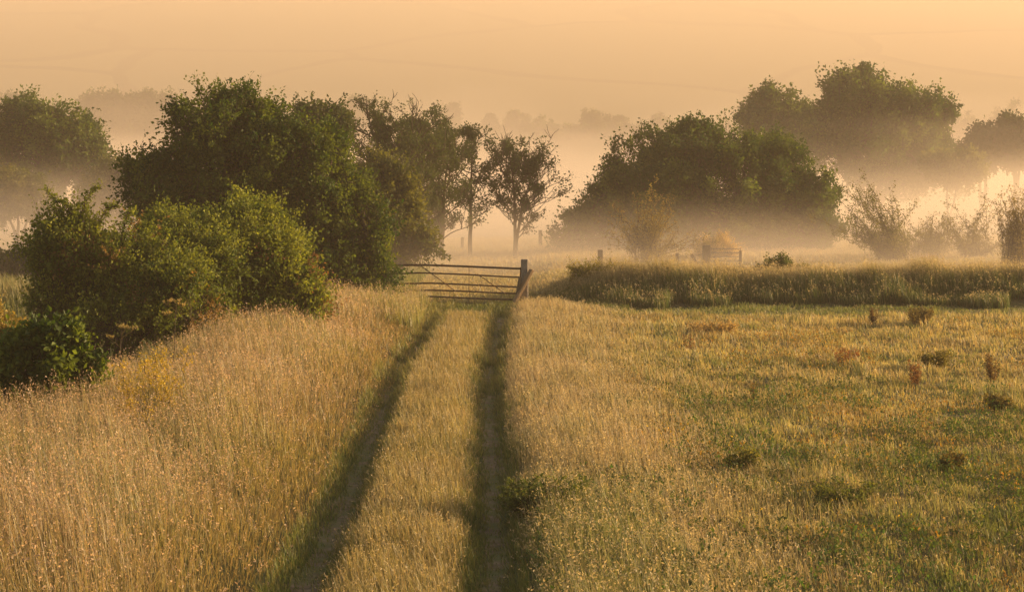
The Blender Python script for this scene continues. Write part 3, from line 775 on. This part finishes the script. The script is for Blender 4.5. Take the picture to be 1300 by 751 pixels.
lobed('yellow_bush', 88, 60, 770,
      [(745, 352, 20, 14), (775, 352, 26, 12), (800, 355, 22, 10), (730, 362, 16, 12)],
      170, 6, .16, (.12, .3), 7, .04, (.20, .20, .04), (.40, .33, .07), 'yellow flowering weeds massed on the left end of the bank', 'weeds', parts=('foliage', 'stem'), tr=.015, up=.8)

# -- weeds standing in the meadow
def weed(name, seed, px, pybase, hpx, wpx, label, cat, c1, c2, stems=6, leaf=.035, dens=7, group=None):
    d = CAM_H * F_PX / (pybase - HZ); x0 = X(px, d); z0 = ground_at(x0, d) - .02
    p = Plant(seed); g = p.rng; H = hpx * d / F_PX; W = wpx * d / F_PX / 2
    for i in range(stems):
        T = np.array([g.uniform(-W, W), g.uniform(-W, W), H * g.uniform(.65, 1.05)]); B = T * np.array([.3, .3, 0])
        t = np.linspace(0, 1, 7)[:, None]; pts = B + (T - B) * t + g.normal(0, .008, (7, 3))
        tube(p.wood, pts, np.linspace(.006, .003, 7), (1, 1, 1), 4, cap=False)
        q = np.repeat(pts[2:], dens, 0) + g.normal(0, .012, (5 * dens, 3)); n = len(q)
        D = g.normal(0, 1, (n, 3)); D[:, 2] = np.abs(D[:, 2]) + .3; D /= np.linalg.norm(D, axis=1)[:, None]
        p.shoots(q, D, g.uniform(.02, .08, n), 3, leaf, mixc(np.array(c1), np.array(c2), g.uniform(0, 1, n)), twig=False)
    return p.build(name, (x0, d, z0), label, cat, 'foliage', 'stem', group=group)


RUST1, RUST2 = (.16, .07, .03), (.28, .14, .06)
weed('dock_plant', 91, 1162, 490, 32, 26, 'rusty brown dock stalks in mid meadow, left of the tallest dock', 'dock', RUST1, RUST2, 8, .03, 6)
weed('dock_plant', 92, 1260, 488, 38, 16, 'tallest rusty dock near the right edge of the meadow', 'dock', (.12, .07, .03), (.2, .13, .05), 7, .03, 8)
weed('dock_plant', 93, 1072, 466, 24, 34, 'spreading reddish dock patch in the right half of the meadow', 'dock', RUST1, (.3, .13, .06), 11, .03, 5)
weed('dock_plant', 94, 1110, 413, 24, 10, 'thin dark dock standing near the shaded bank', 'dock', (.10, .06, .03), (.17, .1, .05), 4, .04, 7)
weed('dock_plant', 95, 876, 445, 24, 20, 'faint brown dock stalks nearest the middle of the meadow', 'dock', RUST1, (.26, .16, .08), 5, .03, 4)
weed('dock_plant', 96, 955, 515, 28, 12, 'single slim brown dock in the centre right of the meadow', 'dock', (.12, .08, .03), (.2, .14, .05), 3, .028, 5)
weed('weed_clump', 97, 1190, 470, 22, 42, 'dark green bushy weed clump between the two rusty docks', 'weed', (.09, .09, .03), (.20, .17, .05), 16, .045, 7)
weed('weed_clump', 98, 1167, 413, 22, 44, 'low brown weed mound against the shaded strip by the bank', 'weed', (.09, .07, .03), (.18, .14, .06), 18, .045, 7)
weed('weed_clump', 99, 1268, 520, 18, 36, 'dark sprawling weed clump below the tallest dock', 'weed', (.10, .09, .03), (.19, .15, .05), 14, .045, 7)
weed('weed_clump', 100, 905, 425, 14, 70, 'tawny grass tussock in the far part of the meadow', 'tussock', (.30, .21, .11), (.42, .31, .17), 26, .05, 7)
weed('weed_clump', 101, 690, 655, 44, 110, 'dark green nettle patch right beside the right rut', 'nettles', (.05, .08, .02), (.13, .15, .04), 70, .035, 8)
weed('weed_clump', 102, 1075, 640, 26, 80, 'dark green weed patch low in the right of the meadow', 'weed', (.07, .09, .025), (.17, .18, .05), 22, .035, 6)
weed('weed_clump', 103, 1205, 600, 22, 40, 'brownish weed clump in the lower right of the meadow', 'weed', (.10, .08, .03), (.2, .15, .05), 14, .04, 6)
weed('weed_clump', 104, 940, 600, 28, 46, 'yellow green weed clump in the lower middle of the meadow', 'weed', (.09, .11, .03), (.22, .2, .05), 16, .04, 6)


# yellow flowering weeds and umbels standing in the left bank
def tall_weed(name, seed, px, pytop, d, label, cat, umbel, stems=1, w=0.0, c=(.5, .34, .04), group=None):
    x0 = X(px, d); z0 = ground_at(x0, d) - .02; H = Z(pytop, d) - z0
    p = Plant(seed); g = p.rng
    if umbel:
        e = empty(name, (x0, d, z0), label, cat, group)
        t = np.linspace(0, 1, 8)[:, None]; pts = np.array([[.12, .02, H]]) * t; pts[:, 0] += .02 * np.sin(t[:, 0] * 5)
        tube(p.wood, pts, np.linspace(.010, .004, 8), (1, 1, 1), 5, cap=False)
        for j, f in enumerate((1.0, .86, .74, .9)):
            u = Plant(seed * 10 + j)
            o = pts[0] + (pts[-1] - pts[0]) * f; a = g.uniform(0, 6.28); r = .0 if j == 0 else g.uniform(.12, .22)
            hub = o + np.array([math.cos(a) * r, math.sin(a) * r, .0 if j == 0 else .12])
            if j: tube(u.leaf, np.array([o, (o + hub) / 2 + [0, 0, .01], hub]), .004, (.2, .16, .07), 4, cap=False)
            for q in range(12):
                b_ = g.uniform(0, 6.28); h_ = hub + np.array([math.cos(b_) * .07, math.sin(b_) * .07, .05]) * g.uniform(.5, 1.2)
                tube(u.leaf, np.array([hub, (hub + h_) / 2, h_]), .0025, (.2, .16, .07), 3, cap=False)
                u.shoots(np.repeat(h_[None], 5, 0), np.tile([[0, 0, 1.]], (5, 1)), np.full(5, .015), 2, .02, np.tile([c], (5, 1)), twig=False)
            u.leaf.build('umbel', [M_LEAF], e)
        p.wood.build('stem', M_BARK, e, smooth=True)
        return e
    for i in range(stems):
        tx = g.uniform(-w, w); ty = g.uniform(-w, w); h = H * g.uniform(.75, 1)
        t = np.linspace(0, 1, 8)[:, None]; pts = np.array([[tx * .5, ty * .5, 0]]) + np.array([[tx * .5, ty * .5, h]]) * t
        tube(p.wood, pts, np.linspace(.007, .003, 8), (1, 1, 1), 5, cap=False)
        q = np.repeat(pts[3:], 12, 0) + g.normal(0, .05, (60, 3)); D = g.normal(0, 1, (60, 3)); D /= np.linalg.norm(D, axis=1)[:, None]
        up = (q[:, 2] > h * .62)[:, None]
        p.shoots(q, D, g.uniform(.02, .06, 60), 3, .035, np.where(up, np.array([c]), np.array([[.14, .16, .04]])), twig=False)
    return p.build(name, (x0, d, z0), label, cat, 'foliage', 'stem', group=group)


tall_weed('hogweed', 111, 216, 385, 33.5, 'tall hogweed stalk with dry umbels before the shaded hollow', 'plant', 1, c=(.38, .30, .14))
tall_weed('hogweed', 112, 146, 418, 31, 'shorter hogweed stalk right of the dark leafy bush', 'plant', 1, c=(.32, .26, .12))
for i, (px, pt, d) in enumerate(((158, 468, 27.5), (178, 458, 28), (194, 448, 28.8), (170, 482, 26.5), (190, 486, 26.2), (204, 468, 27.2), (166, 505, 25.2), (212, 445, 30))):
    tall_weed('ragwort', 120 + i, px, pt, d, 'yellow ragwort flowering in the tall bank grass', 'plant', 0, 4, .32, c=(.42, .31, .05), group='ragwort plants in the tall bank grass')

# ------------------------------------------------------------------ far trees in the haze
far = [
    ('far_tree', 320, 10, 124, 34, 30, 'hazy tree on the ridge at the far left edge'),
    ('far_tree', 320, 118, 122, 30, 28, 'hazy ridge tree just right of the far left willow'),
    ('far_tree', 320, 143, 121, 30, 30, 'hazy domed tree, third from the left along the ridge'),
    ('far_tree', 320, 166, 125, 26, 26, 'hazy flat topped ridge tree left of the pair near the broad tree'),
    ('far_tree', 320, 188, 123, 22, 28, 'hazy narrow tree of the pair left of the broad tree'),
    ('far_tree', 320, 210, 128, 26, 24, 'hazy low tree touching the left side of the broad tree'),
    ('far_tree', 340, 455, 126, 44, 24, 'hazy flat tree showing over the wide topped airy tree'),
    ('far_tree', 330, 572, 134, 20, 30, 'hazy tree behind the tall airy tree'),
    ('far_tree', 340, 657, 142, 30, 20, 'hazy lone round tree on the ridge above the gate'),
    ('far_tree', 330, 757, 138, 36, 28, 'largest hazy tree on the ridge left of the dome willow'),
    ('far_tree', 330, 785, 150, 28, 18, 'hazy low tree hugging the right of the largest ridge tree'),
    ('far_tree', 335, 835, 148, 28, 20, 'hazy tree just above the left slope of the dome willow'),
    ('far_tree', 330, 1222, 143, 40, 22, 'hazy flat topped trees behind the tall willow at right'),
    ('far_tree', 330, 1285, 133, 50, 30, 'hazy broad tree at the far right edge of the ridge'),
]
for i, (nm, d, px, pt, w, h, lab) in enumerate(far):
    x0 = X(px, d); z0 = ground_at(x0, d) - .3
    rng = random.Random(i)
    H = max(2.6, Z(pt, d) - z0); sc_ = min(1, H / 7)
    p = Plant(300 + i); W = w * d / F_PX / 2; hh = min(H * .42, h * d / F_PX * .55)
    lob = [(0, 0, H - hh, W * .8, W * .7, hh), (-W * .45, 0, H - hh * 1.5, W * .55, W * .5, hh * .8), (W * .5, 0, H - hh * 1.6, W * .5, W * .5, hh * .8), (0, 0, H * .4, W * .7, W * .6, H * .3)]
    p.crown(lob, 150, 6, .9 * sc_, (.4 * sc_, 1.0 * sc_), 5, max(.24, .42 * sc_), np.array(G_ALD1), np.array(G_WIL2), .5, .5, .3)
    p.limbs((0, 0, 0), [(l[0], l[1], l[2]) for l in lob], .3 * sc_)
    p.build(nm, (x0, d, z0), lab, 'tree', group='hazy trees along the far ridge')

# a pointed conifer on the ridge
d = 335; x0 = X(622, d); z0 = ground_at(x0, d); H = Z(145, d) - z0
p = Plant(350); g = p.rng; n = 1500
t = g.uniform(.08, 1, n) ** 1.0; a = g.uniform(0, 6.28, n); r = 1.7 * (1 - t) ** .8 * g.uniform(.5, 1, n) + .06
P = np.stack([np.cos(a) * r, np.sin(a) * r, t * H], 1); D = np.stack([np.cos(a), np.sin(a), -.2 + 0 * a], 1)
p.shoots(P, D, g.uniform(.2, .5, n), 4, .28, mixc(np.array(G_ALD1), np.array(G_ALD2), g.uniform(0, 1, n)), twig=False)
tube(p.wood, np.array([[0, 0, -.2], [0, 0, H * .5], [0, 0, H * .97]]), [.25, .15, .03], (1, 1, 1), 6)
p.build('conifer_tree', (x0, d, z0), 'hazy pointed conifer on the ridge above the gate', 'tree')

# low hedgerow along the ridge
hg = Plant(360); g = hg.rng; d = 325
lob = []
for px in range(668, 1000, 13):
    hh = g.uniform(.9, 1.9); xx = X(px, d); lob.append((xx, g.uniform(-1, 1), ground_at(xx, d) + hh * .5, 1.6, 1.2, hh))
hg.crown(lob, 500, 5, .6, (.3, .9), 5, .42, np.array(G_ALD1), np.array(G_WIL2), .5, None, .3)
o = hg.build('hedgerow', (0, d, 0), 'long hazy hedgerow running along the far ridge', 'hedge', 'foliage', 'stem')


# ------------------------------------------------------------------ the field gate
GD = 57.6
gx_r, gx_l = X(661, GD), X(497, GD)
gz = ground_at(-1.5, GD)
gate = empty('field_gate', ((gx_l + gx_r) / 2, GD, 0), 'wide rusty tubular field gate closing the end of the track', 'gate')
cx = (gx_l + gx_r) / 2


def gpt(px, py, dy=0.0): return (X(px, GD) - cx, dy, Z(py, GD))


rails = [[(494, 336.5), (540, 336.2), (590, 338), (625, 339.5), (661, 341)],
         [(490, 348), (530, 346), (590, 348.2), (630, 350.5), (660, 352)],
         [(500, 360.5), (545, 359), (590, 361), (630, 363), (652, 364.5)],
         [(503, 369), (545, 368), (590, 369.5), (630, 371.5), (648, 372.5)],
         [(505, 376.5), (545, 376), (590, 378), (625, 379.5), (646, 380)],
         [(508, 382.5), (545, 383), (590, 384), (625, 385.5), (644, 386)]]
# all rails run the full width of the gate between the stiles
for i, r in enumerate(rails):
    pts = [gpt(*q) for q in r]
    x_l, x_r = gx_l - cx, gx_r - cx
    p0 = np.array(pts); f = (p0[1] - p0[0]) / max(p0[1][0] - p0[0][0], 1e-6)
    first = p0[0] + f * (x_l - p0[0][0]) * .3; first[0] = x_l
    last = p0[-1].copy(); last[0] = x_r
    P = np.vstack([[first], p0[1:-1], [last]])
    tt = np.linspace(0, 1, 17)
    xi = x_l + (x_r - x_l) * tt; zi = np.interp(xi, P[:, 0], P[:, 2])
    zi = np.convolve(np.r_[zi[0], zi, zi[-1]], [.25, .5, .25], 'valid')
    bb = Buf(); tube(bb, np.stack([xi, np.zeros(17), zi], 1), .03 if i == 0 else .023, (1, 1, 1), 8)
    bb.build('rail', M_STEEL, gate, smooth=True)
for px, t0, t1, nm in ((497, 336, 384, 'stile'), (661, 340, 387, 'stile')):
    bb = Buf(); tube(bb, np.array([gpt(px, t0 - 1), gpt(px, (t0 + t1) / 2), gpt(px, t1 + 1)]), .023, (1, 1, 1), 8); bb.build(nm, M_STEEL, gate, smooth=True)
for (a, b_) in (((534, 337), (578, 369)), ((608, 349), (641, 372))):
    bb = Buf(); A, B_ = np.array(gpt(*a, -.028)), np.array(gpt(*b_, -.028)); tube(bb, np.array([A, (A + B_) / 2, B_]), .013, (1, 1, 1), 6); bb.build('brace', M_STEEL, gate, smooth=True)
bb = Buf(); tube(bb, np.array([gpt(595.5, 338, -.03), gpt(595.5, 362, -.03), gpt(595.5, 384, -.03)]), .009, (1, 1, 1), 6); bb.build('upright', M_STEEL, gate, smooth=True)

# wire loop hung on the second rail
bb = Buf(); a = np.linspace(0, 2 * np.pi, 25)
c = np.array([X(605, GD), GD - .04, Z(358, GD)])
tube(bb, np.stack([c[0] + .13 * np.cos(a), c[1] + 0 * a, c[2] + .24 * np.sin(a)], 1), .006, (1, 1, 1), 5, cap=False)
tag(bb.build('wire_loop', M_STEEL, smooth=True), 'thin loop of wire hanging on the field gate rails', 'wire')


def post(name, px, pytop, d, w, mat, label, lean=0.0, dy=0, rz=.2, cat='post', group=None, h_over=None):
    x0 = X(px, d); z0 = ground_at(x0, d) - .12; H = Z(pytop, d) - z0
    bb = Buf(); box(bb, (0, 0, H / 2), (w, w * .9, H), rz=rz, ry=0)
    o = bb.build(name, mat); o.location = (x0, d, z0); o.rotation_euler = (0, lean, 0)
    return tag(o, label, cat, group)


post('gate_post', 666, 329, GD, .20, M_WOOD, 'squared grey timber post at the right end of the gate', rz=.06)
# slanting strut behind the gate post
bb = Buf(); A = np.array([X(675, GD), GD - .16, Z(342, GD)]); B_ = np.array([X(648, GD), GD - .42, ground_at(X(648, GD), GD) - .08])
dv = A - B_; L_ = np.linalg.norm(dv)
box(bb, (0, 0, L_ / 2), (.20, .08, L_))
o = bb.build('timber_strut', M_WOOD2); o.location = B_; o.rotation_mode = 'QUATERNION'; o.rotation_quaternion = Vector(dv).to_track_quat('Z', 'Y')
tag(o, 'brown slanting timber strut leaning on the front of the gate post', 'strut')
post('fence_post', 653, 351, GD - .25, .09, M_OLD, 'short dark stake leaning by the foot of the gate post', lean=.18)
post('fence_post', 762, 317, 76, .17, M_OLD, 'leftmost fence post above the bank, standing alone', group='old posts above the bank')
post('fence_post', 820.5, 320, 77, .10, M_OLD, 'thin fence post in front of the thin leafed shrub', lean=.03, group='old posts above the bank')
post('fence_post', 859.5, 321, 77, .11, M_OLD, 'fence post between the thin leafed shrub and the tilted post', group='old posts above the bank')
post('fence_post', 889, 319.5, 77, .10, M_OLD, 'tilted broken post beside the thick old post', lean=-.5, group='old posts above the bank')
post('gate_post', 897, 311, 77, .27, M_OLD, 'thick old post in front of the pale straw bush', group='old posts above the bank')
post('fence_post', 940, 318, 77, .09, M_OLD, 'thin post at the right end of the small rail gate', group='old posts above the bank')
post('fence_post', 686, 292, 100, .16, M_OLD, 'lone misty post in the far field right of the open crowned trees', group='misty posts in the far field')
post('fence_post', 587, 301, 100, .14, M_OLD, 'lone misty post left of the forked tree trunk', group='misty posts in the far field')
# little distant gate
d = 77; x0 = X(903, d); x1 = X(940, d); z0 = ground_at(x0, d)
sg = empty('field_gate', ((x0 + x1) / 2, d, z0), 'small pale rail gate in mist right of the thick post', 'gate')
for i in range(5):
    bb = Buf(); zz = .10 + i * .15; tube(bb, np.array([[-(x1 - x0) / 2, 0, zz], [0, 0, zz], [(x1 - x0) / 2, 0, zz]]), .018, (1, 1, 1), 6); bb.build('rail', M_WOOD, sg, smooth=True)
for s_ in (-1, 1):
    bb = Buf(); xx = s_ * (x1 - x0) / 2; tube(bb, np.array([[xx, .03, .05], [xx, .03, .4], [xx, .03, .75]]), .022, (1, 1, 1), 6); bb.build('stile', M_WOOD, sg, smooth=True)


# ------------------------------------------------------------------ air
HAZE_D = .0007
bx = Buf()
x0, x1, y0, y1, z0, z1 = -330, 330, -55, 940, -6, 130
v = np.array([(x0, y0, z0), (x1, y0, z0), (x1, y1, z0), (x0, y1, z0), (x0, y0, z1), (x1, y0, z1), (x1, y1, z1), (x0, y1, z1)])
bx.add(v, [np.array([(3, 2, 1, 0), (4, 5, 6, 7), (0, 1, 5, 4), (1, 2, 6, 5), (2, 3, 7, 6), (3, 0, 4, 7)])], (1, 1, 1))
tag(bx.build('haze', volume_mat('haze_air', (.95, .82, .68), HAZE_D, .15)), 'thin warm haze filling the whole valley', 'haze', kind='stuff')

# ground mist: one closed body of air whose density thins out upwards and drifts in wisps
def mist_mat():
    m, nt, N, L = new_mat('mist_air')
    def math_(op, a, b=None, c=None):
        n = N.new('ShaderNodeMath'); n.operation = op
        for i, q in enumerate((a, b, c)):
            if q is None: continue
            if isinstance(q, (int, float)): n.inputs[i].default_value = q
            else: L.new(q, n.inputs[i])
        return n.outputs[0]
    def ramp(v, a, b):
        n = N.new('ShaderNodeMapRange'); n.interpolation_type = 'SMOOTHSTEP'
        n.inputs['From Min'].default_value = a; n.inputs['From Max'].default_value = b
        L.new(v, n.inputs['Value']); return n.outputs[0]
    tc = N.new('ShaderNodeTexCoord'); sp = N.new('ShaderNodeSeparateXYZ'); L.new(tc.outputs['Object'], sp.inputs[0])
    x, y, z = sp.outputs
    mp = N.new('ShaderNodeMapping'); mp.inputs['Scale'].default_value = (.045, .03, .16); L.new(tc.outputs['Object'], mp.inputs[0])
    nz = N.new('ShaderNodeTexNoise'); nz.inputs['Scale'].default_value = 1; nz.inputs['Detail'].default_value = 2; L.new(mp.outputs[0], nz.inputs['Vector'])
    # height of the mist grows with distance, a little more to the left
    h = math_('ADD', math_('MULTIPLY', ramp(y, 85, 160), MH1), MH0)
    h = math_('ADD', h, math_('MULTIPLY', ramp(y, 190, 280), MH2))
    h = math_('MULTIPLY', h, math_('ADD', math_('MULTIPLY', nz.outputs['Fac'], 2.0), 0.0))
    q = math_('DIVIDE', math_('MAXIMUM', z, 0.0), h)
    d = math_('EXPONENT', math_('MULTIPLY', math_('MULTIPLY', q, q), -1.0))
    d = math_('MULTIPLY', d, ramp(y, 60, 76))
    d = math_('MULTIPLY', d, math_('SUBTRACT', 1.0, ramp(y, 270, 302)))
    d = math_('MULTIPLY', d, MIST_D)
    v = N.new('ShaderNodeVolumePrincipled'); v.inputs['Color'].default_value = (.93, .82, .71, 1); v.inputs['Anisotropy'].default_value = .15
    L.new(d, v.inputs['Density'])
    o = N.new('ShaderNodeOutputMaterial'); L.new(v.outputs[0], o.inputs['Volume'])
    return m


MH0, MH1, MH2, MIST_D = 1.6, 2.4, 3.5, .039
bx = Buf()
x0, x1, y0, y1, z0, z1 = -150, 150, 60, 303, -2, 15
v = np.array([(x0, y0, z0), (x1, y0, z0), (x1, y1, z0), (x0, y1, z0), (x0, y0, z1), (x1, y0, z1), (x1, y1, z1), (x0, y1, z1)])
bx.add(v, [np.array([(3, 2, 1, 0), (4, 5, 6, 7), (0, 1, 5, 4), (1, 2, 6, 5), (2, 3, 7, 6), (3, 0, 4, 7)])], (1, 1, 1))
tag(bx.build('ground_mist', mist_mat()), 'warm ground mist lying over the low fields behind the gate', 'mist', kind='stuff')

# deep mist standing against the far hill
md = Buf()
yy = np.array([190, 280, 420, 650, 932.]); tp = np.array([-2, 30, 46, 86, 124.])
v = []
for xx in (-322, 322):
    for a_, t_ in zip(yy, tp): v += [(xx, a_, -4), (xx, a_, t_)]
v = np.array(v, float); fs = []
for i in range(4):
    a_ = 2 * i
    fs += [(a_, a_ + 2, a_ + 3, a_ + 1), (a_ + 10, a_ + 11, a_ + 13, a_ + 12), (a_ + 1, a_ + 3, a_ + 13, a_ + 11), (a_, a_ + 10, a_ + 12, a_ + 2)]
fs += [(0, 1, 11, 10), (8, 18, 19, 9)]
md.add(v, [np.array(fs)[:, ::-1]], (1, 1, 1))
tag(md.build('distant_mist', volume_mat('distant_mist_air', (.90, .77, .64), .0046, .1)), 'pale mist standing in front of the far hillside', 'mist', kind='stuff')

# ------------------------------------------------------------------ light
w = bpy.data.worlds.new('World'); scene.world = w; w.use_nodes = True
N = w.node_tree.nodes; L = w.node_tree.links
bg = N['Background']
sky = N.new('ShaderNodeTexSky'); sky.sky_type = 'NISHITA'; sky.sun_disc = False
sky.sun_elevation = R(SUN_EL); sky.sun_rotation = R(SUN_AZ)
sky.air_density = 1.3; sky.dust_density = 5.0; sky.ozone_density = .6; sky.altitude = 0
L.new(sky.outputs[0], bg.inputs['Color']); bg.inputs['Strength'].default_value = .08

ld = bpy.data.lights.new('sun', 'SUN'); ld.energy = 5.0; ld.angle = R(.6); ld.color = (1.0, .66, .35)
lo = bpy.data.objects.new('sun', ld); COL.objects.link(lo)
sv = Vector((math.sin(R(SUN_AZ)) * math.cos(R(SUN_EL)), math.cos(R(SUN_AZ)) * math.cos(R(SUN_EL)), math.sin(R(SUN_EL))))
lo.rotation_mode = 'QUATERNION'; lo.rotation_quaternion = sv.to_track_quat('Z', 'Y'); lo.location = sv * 60

# ------------------------------------------------------------------ camera
cd = bpy.data.cameras.new('camera'); cam = bpy.data.objects.new('camera', cd); COL.objects.link(cam)
cam.location = (0, 0, CAM_H); cam.rotation_euler = (R(90), 0, 0)
cd.sensor_width = 36; cd.lens = 36 * F_PX / 1300; cd.shift_y = -(375.5 - HZ) / 1300
cd.clip_start = .1; cd.clip_end = 3000
scene.camera = cam

vs = scene.view_settings
vs.view_transform = 'Standard'; vs.look = 'None'; vs.gamma = 1; vs.exposure = 1.29; vs.use_curve_mapping = False
scene.cycles.use_denoising = True
try: scene.cycles.denoiser = 'OPENIMAGEDENOISE'; scene.cycles.denoising_input_passes = 'RGB_ALBEDO_NORMAL'; scene.cycles.denoising_prefilter = 'ACCURATE'
except Exception: pass
scene.cycles.max_bounces = 8; scene.cycles.diffuse_bounces = 3; scene.cycles.transmission_bounces = 4
scene.cycles.volume_bounces = 1; scene.cycles.volume_step_rate = 2.0; scene.cycles.volume_max_steps = 256; scene.cycles.transparent_max_bounces = 16
scene.cycles.caustics_reflective = False; scene.cycles.caustics_refractive = False
